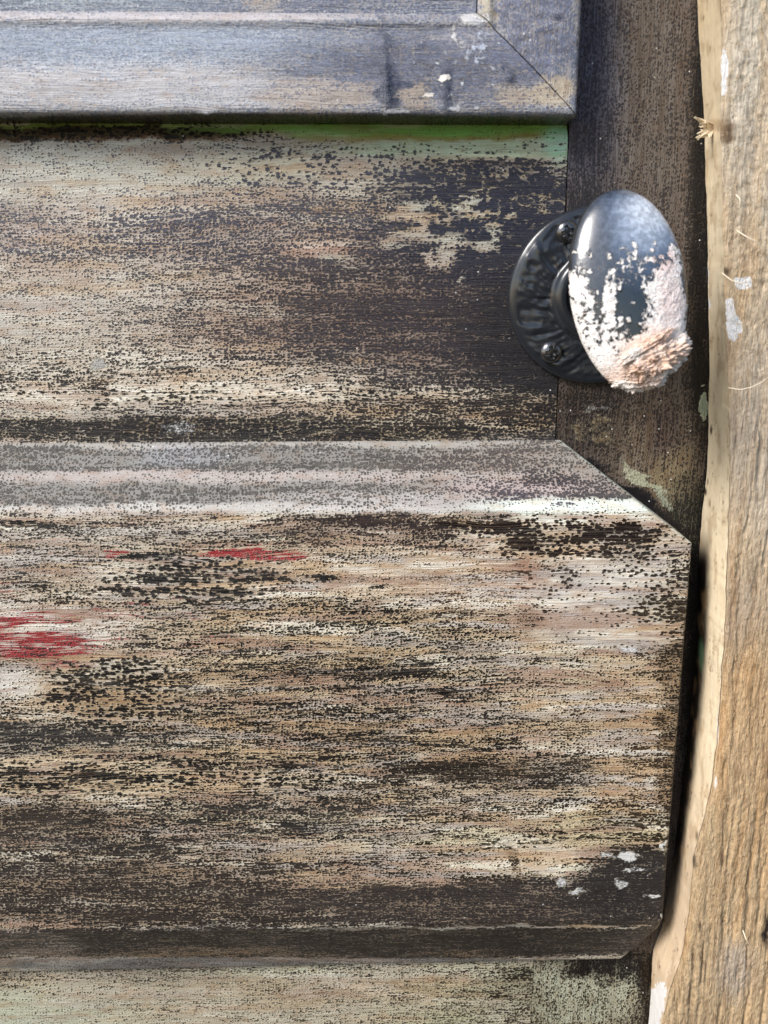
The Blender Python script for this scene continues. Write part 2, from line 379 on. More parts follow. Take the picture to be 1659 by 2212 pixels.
st.box(1220, 2060, 1460, 2120, c1=(52, 46, 38), c2=(24, 21, 20), dark=1.1, soft=.5)
for (x, y, a_, b_) in [(1190, 2110, 30, 30), (1240, 2140, 40, 22), (1300, 2160, 30, 40), (1345, 2150, 14, 50), (1210, 2190, 40, 18), (1280, 2200, 30, 16), (1370, 2120, 10, 30)]:
    st.add(x, y, a_*1.1, b_*1.1, c1=(172, 176, 156), dark=.42, coarse=.2, a=.8, soft=.9)
st.add(1395, 2150, 12, 80, c1=(60, 44, 22), c2=(30, 22, 12), dark=.8)
def stile_h(X, Z): return 0.25*(fbm(X/9, Z/50, 3, 23)-.5)
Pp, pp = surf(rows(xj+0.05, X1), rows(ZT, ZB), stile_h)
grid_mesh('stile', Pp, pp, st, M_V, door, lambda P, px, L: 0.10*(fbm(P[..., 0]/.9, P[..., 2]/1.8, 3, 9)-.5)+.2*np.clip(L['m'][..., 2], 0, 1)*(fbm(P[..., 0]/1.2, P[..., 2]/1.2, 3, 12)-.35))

# --- mitred moulding of the upper panel
XR = at(1243, 130, 8)[0]                     # outer right edge
ZL = at(600, 247, 13)[1]                     # lip
dz = lambda py, h: at(600, py, h)[1]-ZL
prof = [(-1.5, -4.0), (-0.8, 3.0), (-0.3, 11.5), (0.0, 12.8), (0.7, 13.5), (2.2, 13.8), (dz(190, 13.4), 13.3), (dz(140, 12), 12.0), (dz(95, 10), 10.0), (dz(72, 8), 8.2), (dz(62, 7.2), 7.6), (dz(52, 8), 8.4), (dz(42, 8.6), 8.8), (dz(34, 7.4), 7.4), (dz(28, 6), 5.2), (dz(24, 6), 4.6)]
pd = np.array([p[0] for p in prof]); ph = np.array([p[1] for p in prof])
_t = np.r_[0, np.cumsum(np.hypot(np.diff(pd), np.diff(ph)))]
_s = np.linspace(0, _t[-1], 90)
def smooth1(a, k=3):
    for _ in range(k): a = np.r_[a[0], (a[:-2]+2*a[1:-1]+a[2:])/4, a[-1]]
    return a
pD, pHt = smooth1(np.interp(_s, _t, pd)), smooth1(np.interp(_s, _t, ph))
DW = pd[-1]
mo = Paint((168, 168, 172), (128, 136, 156), dark=.55, halo=.1, coarse=.2, streak=.30, c4=(214, 212, 210))
mo.box(-260, 50, 820, 160, c1=(160, 170, 184), c2=(138, 150, 168), dark=.7)  # sky sheen put into the lighter left-hand colours, this stroke and the next
mo.box(-260, 140, 840, 244, c1=(178, 176, 178), c2=(156, 162, 176), dark=.3)
mo.box(-200, 24, 800, 48, c1=(196, 188, 188), c2=(166, 166, 176), dark=.2, soft=.5, a=.8)
mo.box(-200, 246, 1260, 290, c1=(74, 62, 46), c2=(36, 30, 24), dark=.7, soft=.15)  # shade of the underside put into the paint colour
mo.box(600, 60, 1260, 235, c1=(122, 116, 116), c2=(84, 90, 110), dark=.85, a=.95, coarse=.5)
mo.box(560, 175, 820, 244, c1=(168, 156, 146), c2=(126, 124, 134), dark=.35, a=.85, soft=.5)
mo.box(855, 172, 935, 240, c1=(156, 142, 128), c2=(96, 96, 108), dark=.4, a=.9, soft=.4)
mo.box(1060, 180, 1175, 232, c1=(164, 154, 142), c2=(110, 106, 114), dark=.4, a=.95, soft=.35)
mo.box(1150, 165, 1235, 236, c1=(178, 164, 142), c2=(100, 98, 110), dark=.25, a=.9, soft=.35)
mo.add(832, 120, 14, 70, c1=(84, 88, 108), c2=(58, 64, 84), dark=1.1, soft=.4, a=.8); mo.add(838, 200, 20, 46, c1=(70, 76, 98), c2=(46, 52, 74), dark=1.1, soft=.3); mo.add(860, 180, 24, 8, c1=(80, 86, 108), c2=(56, 62, 86), dark=1.1, soft=.3)
mo.add(962, 190, 14, 44, c1=(80, 86, 108), c2=(56, 62, 86), dark=1.1, soft=.3)
mo.box(985, 24, 1060, 56, chip=.75, c4=(210, 206, 202), a=.9)
for i in range(16): mo.add(rng.uniform(930, 1080), rng.uniform(60, 240), rng.uniform(3, 8), rng.uniform(3, 7), chip=.62, c4=(196, 198, 206), a=.9)
mo.add(1012, 70, 60, 40, c1=(160, 162, 174), c2=(120, 124, 142), dark=.5, a=.6); mo.add(985, 75, 8, 30, chip=.55, c4=(205, 200, 200)); mo.add(1035, 100, 26, 50, chip=.45, c4=(178, 184, 200))
mo.add(960, 172, 14, 8, chip=.7, c4=(235, 225, 214)); mo.add(850, 240, 34, 7, chip=.6, c4=(214, 214, 220)); mo.add(985, 235, 16, 6, chip=.6, c4=(214, 214, 220)); mo.add(930, 205, 14, 8, chip=.6, c4=(235, 225, 214))
mo.box(1040, -90, 1080, 60, c1=(176, 168, 150), dark=.15, soft=.3)
mo.box(1080, -90, 1260, 160, c1=(128, 124, 128), c2=(92, 98, 122), dark=.8, soft=.3)
def lumps(P, px, L):
    x, y = px
    zone = sstep(700, 900, x+60*(vn(x/60, y/40, 3)-.5))*(1-sstep(1245, 1300, x))
    k = 0.55*(fbm(P[..., 0]/2.6, P[..., 2]/2.0, 5, 31)-.5)*zone + 0.26*(fbm(P[..., 0]/9, P[..., 2]/0.8, 4, 35)-.5)*(1-zone*.6)
    k = k*(1-sstep(240, 250, y))
    for (cx, cy, a_, b_, h) in [(905, 100, 14, 8, .9), (1095, 168, 14, 12, 1.2), (1080, 150, 7, 12, .8), (1020, 165, 6, 4, -.6), (670, 120, 12, 5, .7), (840, 215, 16, 24, .5), (845, 180, 20, 9, .5), (830, 130, 9, 40, .5), (835, 190, 9, 45, .8), (962, 190, 9, 45, .6), (1010, 120, 40, 5, .4), (900, 90, 60, 5, .35), (960, 215, 16, 26, .5), (1205, 30, 12, 6, .7), (1180, 60, 20, 10, .5), (450, 243, 16, 4, .8)]:
        k = k+h*np.exp(-(((x-cx)/a_)**2+((y-cy)/b_)**2))*(0.6+.8*vn(x/6, y/6, 4))
    return k
def mitre(vertical):
    g = 0.22
    if not vertical:
        xs_n = int((XR-X0)/SP)
        u = np.linspace(0, 1, xs_n)
        X = np.stack([X0+(XR-d-g-X0)*u for d in pD]); Z = np.repeat((ZL+pD)[:, None], xs_n, 1)
    else:
        n = int((ZT-ZL)/SP); u = np.linspace(0, 1, n)
        Z = np.stack([(ZL+d+g)+(ZT-ZL-d-g)*u for d in pD]); X = np.repeat((XR-pD)[:, None], n, 1)
    H = np.repeat(pHt[:, None], X.shape[1], 1)
    H = H + 0.5*(fbm(X/60, Z/60, 2, 8)-.5)
    return np.stack([X, -H, Z], -1), proj(X, -H, Z)
Pp, pp = mitre(False); grid_mesh('panel_moulding', Pp, pp, mo, M_G, door, lumps)
Pp, pp = mitre(True); grid_mesh('panel_moulding', Pp, pp, mo, M_GV, door, lumps)
# upper panel behind the moulding
pn = Paint((150, 152, 160), (104, 112, 134), dark=.7, halo=.1, coarse=.2, streak=.3)
pn.box(-200, -90, 560, 25, c1=(160, 172, 182), c2=(128, 140, 156), dark=.7); pn.box(500, -90, 620, 20, c1=(178, 158, 136), dark=.2, a=.7)
Pp, pp = surf(rows(X0, XR-DW-0.5), rows(ZT, ZL+DW-1.0), lambda X, Z: 4.9+0*X)
grid_mesh('upper_panel', Pp, pp, pn, M_G, door, lumps)

# --- raised board with bevelled top and bottom and clipped corners
HB = 18.0
zt = at(600, 954, 0)[1]; zf = at(600, 1103, HB)[1]; zg = at(600, 2008, HB)[1]; zb = at(600, 2082, 0)[1]
XE = at(1462, 1600, HB)[0]
cA = np.array(at(1212, 952, 0)); cB = np.array(at(1493, 1172, HB))       # top clip
cC = np.array(at(1434, 2006, HB)); cD = np.array(at(1345, 2068, 3))      # bottom clip
def edge_x(z):
    m = (cB[0]-cA[0])/(cB[1]-cA[1]); n = (cD[0]-cC[0])/(cD[1]-cC[1])
    return np.minimum(XE, np.minimum(cA[0]+(z-cA[1])*m, cC[0]+(z-cC[1])*n))
pr = [(zt+0.2, -2.5), (zt, 0.2), (zt-0.3, 1.4), (zt-1.6, 2.6), (zt+(zf-zt)*.46, 7.4), (zt+(zf-zt)*.50, 8.8), (zt+(zf-zt)*.56, 9.6), (zt+(zf-zt)*.62, 10.0), (zt+(zf-zt)*.93, 15.8), (zf+.2, 17.4), (zf-1.0, 18.0),
      (zg+0.6, 18.0), (zg-0.3, 17.6), (zg-0.9, 17.0), (zb+2.2, 3.6), (zb+1.6, 3.2), (zb+0.9, 2.6), (zb, -2.0)]
pz = np.array([p[0] for p in pr]); pHh = np.array([p[1] for p in pr]); tt = np.r_[0, np.cumsum(np.hypot(np.diff(pz), np.diff(pHh)))]
ss = np.linspace(0, tt[-1], int(tt[-1]/0.5)); bz, bh = smooth1(np.interp(ss, tt, pz), 2), smooth1(np.interp(ss, tt, pHh), 2)
n = int((XE-X0)/0.55)
u = np.linspace(0, 1, n)
XEd = edge_x(bz)
X = X0+(XEd[:, None]-X0)*u[None]; Z = np.repeat(bz[:, None], n, 1); H = np.repeat(bh[:, None], n, 1)
de = XEd[:, None]-X
H = H-0.7*np.clip(1-de/0.9, 0, 1)**2 + 0.35*(fbm(X/70, Z/22, 3, 44)-.5)
# turn the last columns back to close the side of the board
X = np.concatenate([X, XEd[:, None]+np.zeros((len(bz), 1)), XEd[:, None]+np.zeros((len(bz), 1))], 1)
Z = np.concatenate([Z, Z[:, -1:], Z[:, -1:]], 1); H = np.concatenate([H, H[:, -1:]-1.0, np.full((len(bz), 1), -1.0)], 1)
H[:, -2] = np.minimum(H[:, -3], np.maximum(H[:, -2], -1.0))
B = Paint((192, 176, 154), (26, 22, 20), dark=.50, halo=.85, coarse=.28, streak=.75)
B.var = 1.0
# top bevel
B.box(-900, 940, 2200, 1112, c1=(138, 135, 130), c2=(104, 101, 96), dark=.5, halo=.0, coarse=-1, streak=.12, soft=.08)
B.box(850, 960, 1330, 1090, c1=(156, 146, 138), c2=(100, 92, 90), dark=.52, a=.8)
B.box(980, 1030, 1300, 1080, c1=(190, 174, 170), c2=(86, 82, 92), dark=.55, a=.8)
B.box(-300, 946, 1230, 966, c1=(178, 174, 166), c2=(130, 126, 124), dark=.15, soft=.5, a=.8)
B.box(-300, 1016, 1100, 1044, c1=(184, 174, 168), dark=.15, soft=.55, a=.85)
B.box(-300, 1088, 1150, 1110, c1=(202, 198, 191), dark=.12, soft=.6, a=.8)
B.box(600, 1062, 1100, 1102, c1=(190, 184, 180), dark=.3, a=.6)
B.box(1040, 1074, 1440, 1122, c1=(222, 230, 220), dark=.08, soft=.35)
B.box(1060, 1060, 1150, 1085, c2=(80, 76, 90), dark=.8, a=.7); B.box(1180, 1082, 1260, 1092, c2=(92, 84, 110), dark=.75, a=.8)
B.add(1180, 1030, 60, 14, c2=(66, 62, 68), dark=.9, a=.8); B.add(1290, 1060, 70, 22, c2=(84, 80, 84), dark=.85, a=.8)
B.add(390, 985, 90, 30, c1=(160, 162, 170), c2=(110, 112, 120), a=.4)
# face
f = dict(soft=.5)
B.box(-300, 1110, 620, 1180, c1=(188, 176, 160), c2=(52, 46, 46), dark=.5, **f)
B.box(560, 1112, 1000, 1172, c1=(150, 128, 112), c2=(60, 48, 46), dark=.74, **f)
B.box(-300, 1180, 300, 1250, c1=(180, 170, 162), c2=(58, 54, 56), dark=.42, **f)
B.box(560, 1175, 1130, 1300, c1=(204, 186, 164), c2=(60, 52, 46), dark=.27, streak=.5, **f)
B.box(180, 1205, 640, 1300, c1=(192, 178, 160), c2=(46, 42, 40), dark=.52, coarse=.8, **f)
for (x, y, rx, ry) in [(360, 1250, 110, 9), (300, 1276, 90, 7), (425, 1262, 60, 7), (710, 1247, 30, 5), (830, 1268, 40, 6), (910, 1268, 40, 6), (560, 1244, 40, 6), (60, 1130, 100, 6), (300, 1200, 80, 5), (550, 1255, 60, 5), (470, 1282, 70, 6), (360, 1225, 70, 6)]:
    B.add(x, y, rx, ry, dark=.92, c2=(26, 25, 24), coarse=.6, soft=.7, a=.9)
B.box(1020, 1110, 1480, 1210, c1=(222, 214, 202), c2=(34, 18, 11), dark=.42, coarse=1.0, soft=.3)
B.box(1130, 1108, 1440, 1130, c1=(216, 214, 202), dark=.15, a=.8)
for (x, y, rx, ry) in [(1040, 1130, 90, 7), (1110, 1140, 60, 10), (1130, 1150, 40, 12), (1300, 1145, 60, 13), (1180, 1190, 110, 13), (1290, 1195, 110, 14), (1370, 1175, 50, 22), (1330, 1190, 50, 14), (1245, 1165, 70, 9), (960, 1132, 40, 5), (1350, 1140, 30, 14), (1120, 1175, 40, 18), (1420, 1150, 30, 10)]:
    B.add(x, y, rx, ry, dark=.93, c1=(200, 162, 116), c2=(30, 15, 8), coarse=1.0, soft=.7, a=.85)
B.box(1130, 1205, 1500, 1420, c1=(220, 212, 200), c2=(60, 50, 44), dark=.17, coarse=.8, streak=.45, halo=.3, **f)
B.box(880, 1200, 1180, 1340, c1=(198, 178, 158), c2=(90, 64, 50), dark=.28, streak=.8, **f)
B.add(1140, 1290, 16, 110, c1=(158, 124, 104), a=.6, soft=.9); B.add(1138, 1240, 22, 60, c1=(160, 116, 92), a=.7, soft=.8); B.add(1150, 1350, 28, 16, c1=(120, 84, 66), c2=(60, 34, 24), dark=.75)
B.box(-300, 1300, 330, 1440, c1=(206, 198, 188), c2=(70, 52, 50), dark=.22, halo=.3, **f)
for (x, y, rx, ry, ac) in [(545, 1196, 108, 12, .98), (590, 1198, 80, 7, .85), (248, 1194, 28, 8, .85), (330, 1190, 20, 4, .4), (20, 1345, 200, 10, .58), (60, 1388, 190, 22, .70), (10, 1412, 150, 15, .92), (-40, 1350, 100, 14, .85), (180, 1325, 180, 9, .55), (330, 1302, 150, 6, .45), (0, 1258, 90, 10, .45), (0, 1285, 70, 12, .50), (140, 1440, 60, 14, .55), (140, 1508, 60, 8, .5), (430, 1390, 60, 12, .4), (-150, 1380, 160, 50, .6), (420, 1330, 60, 8, .35), (560, 1285, 40, 6, .35)]:
    B.add(x, y, rx, ry, acc=ac, dark=.22 if ac > .5 else None, c3=(150, 46, 49), soft=.6)
B.add(20, 1470, 50, 20, c1=(218, 214, 206), dark=.15, streak=.3, soft=.6); B.add(40, 1492, 44, 16, c1=(218, 214, 206), dark=.18, streak=.3, soft=.7, a=.9)
B.box(320, 1300, 1150, 1520, c1=(190, 170, 140), c2=(22, 17, 13), dark=.56, coarse=.3, streak=.8, halo=1.0, **f)
B.box(100, 1420, 380, 1560, c1=(172, 146, 112), c2=(24, 18, 15), dark=.62, coarse=.9, halo=1.0, **f)
B.box(1080, 1390, 1500, 1620, c1=(202, 190, 166), c2=(56, 44, 30), dark=.36, coarse=.2, **f)
B.box(1280, 1420, 1470, 1900, c1=(182, 152, 116), c2=(62, 44, 28), dark=.42, a=.8, **f)
B.box(1360, 1260, 1460, 1340, c1=(196, 182, 152), c2=(52, 44, 26), dark=.55, coarse=.8, a=.9)
B.box(1420, 1230, 1520, 1960, c1=(140, 112, 76), c2=(44, 32, 18), dark=.72, halo=.8, soft=.35, a=.9)
B.box(380, 1535, 1300, 1600, c1=(184, 160, 128), c2=(20, 15, 12), dark=.66, **f)
B.box(560, 1420, 980, 1470, c1=(186, 160, 124), c2=(20, 15, 10), dark=.68, a=.9, **f)
B.box(360, 1470, 1060, 1700, c1=(160, 136, 108), c2=(24, 19, 15), dark=.66, a=.55, soft=.8); B.box(850, 1560, 1010, 1640, c1=(196, 176, 144), c2=(40, 34, 28), dark=.45, a=.6)
B.box(800, 1640, 1260, 1700, c1=(150, 126, 96), c2=(46, 38, 30), dark=.86, a=.95, **f)
B.box(-300, 1560, 330, 1640, c1=(160, 148, 132), c2=(48, 45, 44), dark=.86, **f)
B.box(330, 1600, 820, 1680, c1=(190, 166, 132), c2=(19, 15, 12), dark=.66, coarse=.4, **f)
B.box(-300, 1630, 640, 1730, c1=(206, 188, 160), c2=(20, 18, 16), dark=.6, coarse=.6, **f)
B.box(-300, 1735, 300, 1840, c1=(128, 108, 88), c2=(58, 50, 44), dark=.86, **f)
B.box(300, 1720, 900, 1800, c1=(190, 178, 156), c2=(48, 45, 42), dark=.72, **f)
B.box(820, 1760, 1440, 1890, c1=(208, 198, 170), c2=(46, 38, 22), dark=.50, coarse=.45, halo=1.0, **f)
B.add(1250, 1860, 150, 16, c1=(226, 221, 204), dark=.15, a=.7, soft=.8); B.add(1320, 1350, 120, 50, c1=(224, 218, 204), a=.5, soft=.8)
B.box(1060, 1740, 1400, 1790, c1=(188, 168, 130), c2=(50, 40, 26), dark=.55, a=.8)
B.box(930, 1840, 1300, 1885, c1=(214, 208, 188), c2=(60, 50, 34), dark=.25, halo=.6, coarse=.4, a=.9)
B.box(-300, 1800, 560, 1850, c1=(186, 170, 146), c2=(52, 48, 46), dark=.62, a=.8)
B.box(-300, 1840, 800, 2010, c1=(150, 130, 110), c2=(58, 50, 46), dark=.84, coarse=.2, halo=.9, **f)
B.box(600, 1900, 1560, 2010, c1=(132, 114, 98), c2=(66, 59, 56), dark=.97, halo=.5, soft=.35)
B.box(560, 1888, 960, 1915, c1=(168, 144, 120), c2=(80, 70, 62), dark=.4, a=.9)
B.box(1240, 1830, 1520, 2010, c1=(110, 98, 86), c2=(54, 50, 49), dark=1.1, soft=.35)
B.box(1140, 1760, 1440, 1830, c1=(196, 180, 146), c2=(48, 38, 24), dark=.55, coarse=.5, a=.8, **f)
B.add(1150, 1850, 110, 14, c1=(196, 160, 130), dark=.3, a=.6)
for (x, y, a_, b_, c_) in [(1355, 1850, 24, 13, .72), (1310, 1848, 14, 6, .5), (1335, 1906, 14, 8, .45), (1400, 1935, 14, 6, .6), (1435, 1972, 6, 14, .8), (1200, 1905, 14, 10, .5), (1250, 1920, 12, 7, .5), (1380, 1880, 40, 6, .4), (1437, 1830, 5, 12, 1)]:
    B.add(x, y, a_, b_, chip=c_, c4=(216, 214, 210), soft=.5)
B.add(1235, 1255, 26, 12, c1=(150, 132, 120), c2=(60, 50, 46), dark=.7); B.add(1365, 1405, 14, 10, c1=(150, 140, 140), dark=.1, chip=.5, c4=(220, 218, 216))
B.box(470, 1825, 500, 1870, c1=(120, 96, 74), dark=.8, a=.6); B.add(1112, 1865, 12, 40, c1=(130, 104, 80), c2=(60, 44, 30), dark=.8, a=.7)
# bottom bevel
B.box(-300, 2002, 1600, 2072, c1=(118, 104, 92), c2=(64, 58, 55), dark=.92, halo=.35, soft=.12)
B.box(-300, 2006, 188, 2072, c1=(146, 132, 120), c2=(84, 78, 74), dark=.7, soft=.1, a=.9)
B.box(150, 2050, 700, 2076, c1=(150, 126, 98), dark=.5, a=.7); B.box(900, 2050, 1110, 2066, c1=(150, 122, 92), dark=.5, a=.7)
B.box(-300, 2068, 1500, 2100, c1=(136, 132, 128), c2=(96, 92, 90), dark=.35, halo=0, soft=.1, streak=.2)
B.box(150, 1998, 1440, 2008, c1=(150, 146, 138), dark=.6, a=.7, soft=.5)
B.box(1000, 1999, 1440, 2005, c1=(196, 192, 182), dark=.1, a=.8, soft=.5)
# pale worn arris along the clipped corner and right edge
class Edge(Paint):
    def __call__(self, px, py):
        L = Paint.__call__(self, px, py)
        return L
def block_paint(px, py):
    L = B(px, py)
    # distance to the clip line in picture terms
    a = np.array([1210., 950.]); b_ = np.array([1490., 1170.]); t = (b_-a)/np.linalg.norm(b_-a)
    dd = np.abs((px-a[0])*t[1]-(py-a[1])*t[0]); w_ = np.clip(1-dd/5.0, 0, 1)*(px > 1200)*(py < 1185)*(0.4+.6*vn(px/7, py/7, 3))
    L['c1'] += w_[..., None]*(lin((214, 224, 212))-L['c1']); L['m'][..., 0] *= (1-w_)
    # side wall is bare dark wood
    return L
P3 = np.stack([X, -H, Z], -1); pp = proj(X, -H, Z)
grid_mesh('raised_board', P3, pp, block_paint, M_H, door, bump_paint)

# --- rail under the board
lo = Paint((176, 168, 148), (48, 44, 36), dark=.3, halo=.5, coarse=.3, streak=.5, warp=(22, 8))
lo.var = .35
lo.box(-300, 2075, 700, 2120, c1=(150, 140, 124), c2=(84, 78, 70), dark=.5, a=.8)
lo.box(480, 2085, 1300, 2110, c1=(196, 196, 172), dark=.4)
lo.box(500, 2110, 1280, 2165, c1=(166, 148, 120), dark=.34, streak=.7, a=.85)
lo.box(-300, 2140, 260, 2400, c1=(176, 180, 156), c2=(80, 78, 62), dark=.15, a=.9)
lo.box(850, 2150, 1300, 2400, c1=(168, 168, 136), c2=(62, 54, 36), dark=.5, a=.9)
lo.box(-300, 2084, 60, 2140, c1=(118, 92, 78), dark=.7, a=.5)
lo.box(1040, 2080, 1300, 2240, c1=(150, 146, 124), c2=(46, 38, 28), dark=.52, a=.9, halo=.4); lo.add(1130, 2100, 60, 14, c2=(40, 34, 26), dark=.8, a=.7)
Pp, pp = surf(rows(X0, xj-0.12), rows(zb+5, ZB), lambda X, Z: 0.2*(fbm(X/40, Z/9, 3, 3)-.5))
grid_mesh('lower_rail', Pp, pp, lo, M_H, door, bump_paint)
# wood core behind the painted boards
def boxm(name, x0, x1, y0, y1, z0, z1, mat, parent):
    V = [(x, y, z) for x in (x0, x1) for y in (y0, y1) for z in (z0, z1)]
    F = [(0, 1, 3, 2), (4, 6, 7, 5), (0, 4, 5, 1), (2, 3, 7, 6), (0, 2, 6, 4), (1, 5, 7, 3)]
    return mesh_obj(name, V, F, mat, parent, smooth=False)
boxm('door_core', X0, X1, 3.5, 38, ZB, ZT, M_BACK, door)

# ------------------------------------------------------------------ knob
def metal_paint(name, base, rough, hammered=0.0):
    b = NB(name); P = b.pos()
    n1 = b.noise(b.vmul(P, (160, 160, 260)), 2, 0.5, dist=0.6); n2 = b.noise(b.vmul(P, (2500,)*3), 2, 0.6)
    b.set(b.b.inputs['Base Color'], b.mix(n2, tuple(c*.7 for c in base), tuple(c*1.4 for c in base)))
    b.set(b.b.inputs['Roughness'], b.add(rough-.06, b.mul(n2, .12)))
    nr = b.bump(n2, 0.000012)
    b.set(b.b.inputs['Normal'], b.bump(n1, 0.0012*hammered, 1.0, nr) if hammered else nr)
    return b.m
M_PLATE = metal_paint('black_iron', (0.016, 0.018, 0.022), 0.20)
M_SCREW = metal_paint('black_screw', (0.10, 0.10, 0.105), 0.24)
for n_ in M_SCREW.node_tree.nodes:
    if n_.type == 'BSDF_PRINCIPLED': n_.inputs['Metallic'].default_value = 0.85
PC = np.array(at(1287, 640, 2)); PR = 183*D/FPX/0.985
def polar(name, cx, cz, prof, mat, parent, seg=128, disp=None, y0=0.0):
    rr = np.array([p[0] for p in prof]); hh = np.array([p[1] for p in prof])
    th = np.linspace(0, 2*math.pi, seg, endpoint=False)
    V = []; F = []
    for r, h in zip(rr, hh):
        for t in th:
            x, z = r*math.cos(t), r*math.sin(t)
            V.append((cx+x, -(y0+h+(disp(x, z, r) if disp else 0)), cz+z))
    for i in range(len(rr)-1):
        for j in range(seg):
            a, b_ = i*seg+j, i*seg+(j+1) % seg
            F.append((a, b_, b_+seg, a+seg))
    F.append(tuple(range(len(V)-seg, len(V)))) 
    return mesh_obj(name, V, F, mat, parent)
knob_thing = empty('door_knob', 'dark oval door knob on a round hammered back plate, splashed with white and pink plaster', 'door knob')
# back plate: flat rim, hammered field, raised boss
prof_p = [(PR-0.2, -1), (PR, 0), (PR, 1.6), (PR-.25, 2.3), (PR-.8, 2.8), (PR-1.6, 3.0)]
for r in np.linspace(PR-2.2, 16.2, 34): prof_p.append((r, 3.0+1.3*math.cos((r-9)/(PR-9)*math.pi/2)))
prof_p += [(15.6, 4.4), (15.0, 5.2), (14.4, 6.0), (13.6, 6.5), (12.4, 6.7), (11.4, 6.6), (10.9, 6.2), (10.6, 5.2), (10.4, 5.0), (5, 5.0)]
def hammer(x, z, r):
    if r > PR-1.5 or r < 15.8: return 0
    k = min(1, (PR-1.5-r)/2.0)*min(1, (r-15.8)/1.5)
    # creases running outwards plus dents
    th = math.atan2(z, x)
    v = float(fbm(np.array(r/6.0+3+x/9), np.array(th*5.0+40+r/9), 3, 51))-.5
    v2 = float(fbm(np.array(x/3.4+50), np.array(z/2.6+50), 2, 57))-.5
    return k*(2.2*v+0.8*v2)
plate = polar('back_plate', PC[0], PC[1], prof_p, M_PLATE, knob_thing, 220, hammer)
plate['label'] = 'round black hammered back plate'
def screw(cx, cz, hy, rot):
    n = 44; V = []; F = []; Rr = 3.75
    rs = np.linspace(Rr, 0.02, n); seg = 96
    for i, r in enumerate([Rr]+list(rs)):
        for j in range(seg):
            t = j/seg*2*math.pi; x, z = r*math.cos(t), r*math.sin(t)
            h = 2.1*math.sqrt(max(0, 1-(r/Rr)**2*0.93)) if i else -0.5
            if i:
                c, s_ = math.cos(rot), math.sin(rot); u_, v_ = x*c+z*s_, -x*s_+z*c
                w_ = 0.48; L_ = 2.0
                arm = min(max(0, 1-max(0, abs(u_)-w_)/.18), max(0, 1-max(0, abs(v_)-L_)/.2)); arm2 = min(max(0, 1-max(0, abs(v_)-w_)/.18), max(0, 1-max(0, abs(u_)-L_)/.2))
                d1, d2 = (u_+v_)/1.414, (u_-v_)/1.414
                st_ = min(max(0, 1-max(0, min(abs(d1), abs(d2))-.08)/.12), max(0, 1-max(0, r-1.15)/.2))*.45
                h -= 1.5*max(arm, arm2, st_)
            V.append((cx+x, -(hy+h), cz+z))
    for i in range(n):
        for j in range(seg):
            a, b_ = i*seg+j, i*seg+(j+1) % seg; F.append((a, b_, b_+seg, a+seg))
    F.append(tuple(range(len(V)-seg, len(V))))
    return mesh_obj('screw', V, F, M_SCREW, plate)
for (px_, py_, ro) in [(1226, 501, .35), (1191, 761, .15)]:
    x_, z_ = at(px_, py_, 5); screw(x_, z_, 4.4, ro)

# knob: oval, domed, paint spattered
KH = 44.0
KC = np.array(at(1357, 630, KH)); kw, kh_ = 128.5*(D-KH)/FPX*1.0, 210.0*(D-KH)/FPX*1.0
KT = R(4.0)
def knob_paint(px, py):
    L = KP(px, py); return L
KP = Paint((22, 24, 28), (12, 13, 15), dark=0.3, halo=0, coarse=0, streak=.0, warp=(7, 7), c4=(255, 252, 248))
# sky reflection painted into the base colour: pale blue top, grey upper left
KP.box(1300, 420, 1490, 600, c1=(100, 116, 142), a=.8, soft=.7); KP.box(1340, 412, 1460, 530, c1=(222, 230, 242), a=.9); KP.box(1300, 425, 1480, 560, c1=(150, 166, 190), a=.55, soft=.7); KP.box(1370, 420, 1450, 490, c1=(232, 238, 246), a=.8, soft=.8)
KP.box(1240, 470, 1330, 620, c1=(86, 88, 92), a=.8); KP.box(1330, 620, 1400, 740, c1=(18, 22, 30), a=.9)
for (x, y, rx, ry, c_, a_) in [
    (1252, 700, 28, 110, 1.0, .95), (1290, 740, 34, 46, .7, .8), (1275, 760, 22, 60, .8, .9), (1310, 790, 34, 40, 1.0, .9), (1240, 620, 8, 40, .9, .8), (1318, 655, 14, 60, .8, .9), (1300, 700, 34, 12, .7, .8),
    (1265, 640, 16, 20, .7, .8), (1340, 720, 18, 34, .5, .8), (1330, 600, 14, 34, .5, .6), (1350, 545, 10, 20, .5, .8),
    (1444, 610, 26, 50, .85, .95), (1455, 680, 26, 70, 1.0, 1), (1420, 640, 24, 50, .9, .9), (1400, 700, 22, 40, .6, .7), (1395, 560, 40, 14, .55, .8), (1465, 560, 14, 30, .7, .8),
    (1345, 810, 50, 30, 1.0, 1), (1400, 760, 50, 40, 1.1, 1), (1440, 740, 36, 50, 1.2, 1)]:
    KP.add(x, y, rx, ry, chip=c_, soft=.6, a=a_)
for i in range(60):
    KP.add(rng.uniform(1245, 1470), rng.uniform(520, 760), rng.uniform(3, 8), rng.uniform(3, 10), chip=.75, soft=.5, a=.8)
KP.box(1235, 600, 1300, 800, chip=.5, a=.6); KP.box(1300, 545, 1400, 610, chip=.45, a=.7)
KP.add(1435, 560, 26, 34, c4=(250, 226, 220)); KP.add(1450, 650, 30, 50, c4=(252, 234, 228)); KP.add(1410, 760, 70, 50, c4=(252, 220, 200)); KP.add(1350, 820, 60, 30, c4=(244, 218, 202))
bk = NB('knob_enamel')
P = bk.pos(); cn = bk.noise(bk.vmul(P, (560,)*3), 5, 0.72); chip = bk.sep(bk.attr('m'))[2]; fn = bk.noise(bk.vmul(P, (1400,)*3), 3, .6)
sc = bk.noise(bk.vmul(P, (300, 300, 1500)), 3, .6)
cm = bk.mul(bk.step(bk.add(bk.mul(chip, .45), cn), .66, .74), bk.step(chip, 0, .08))
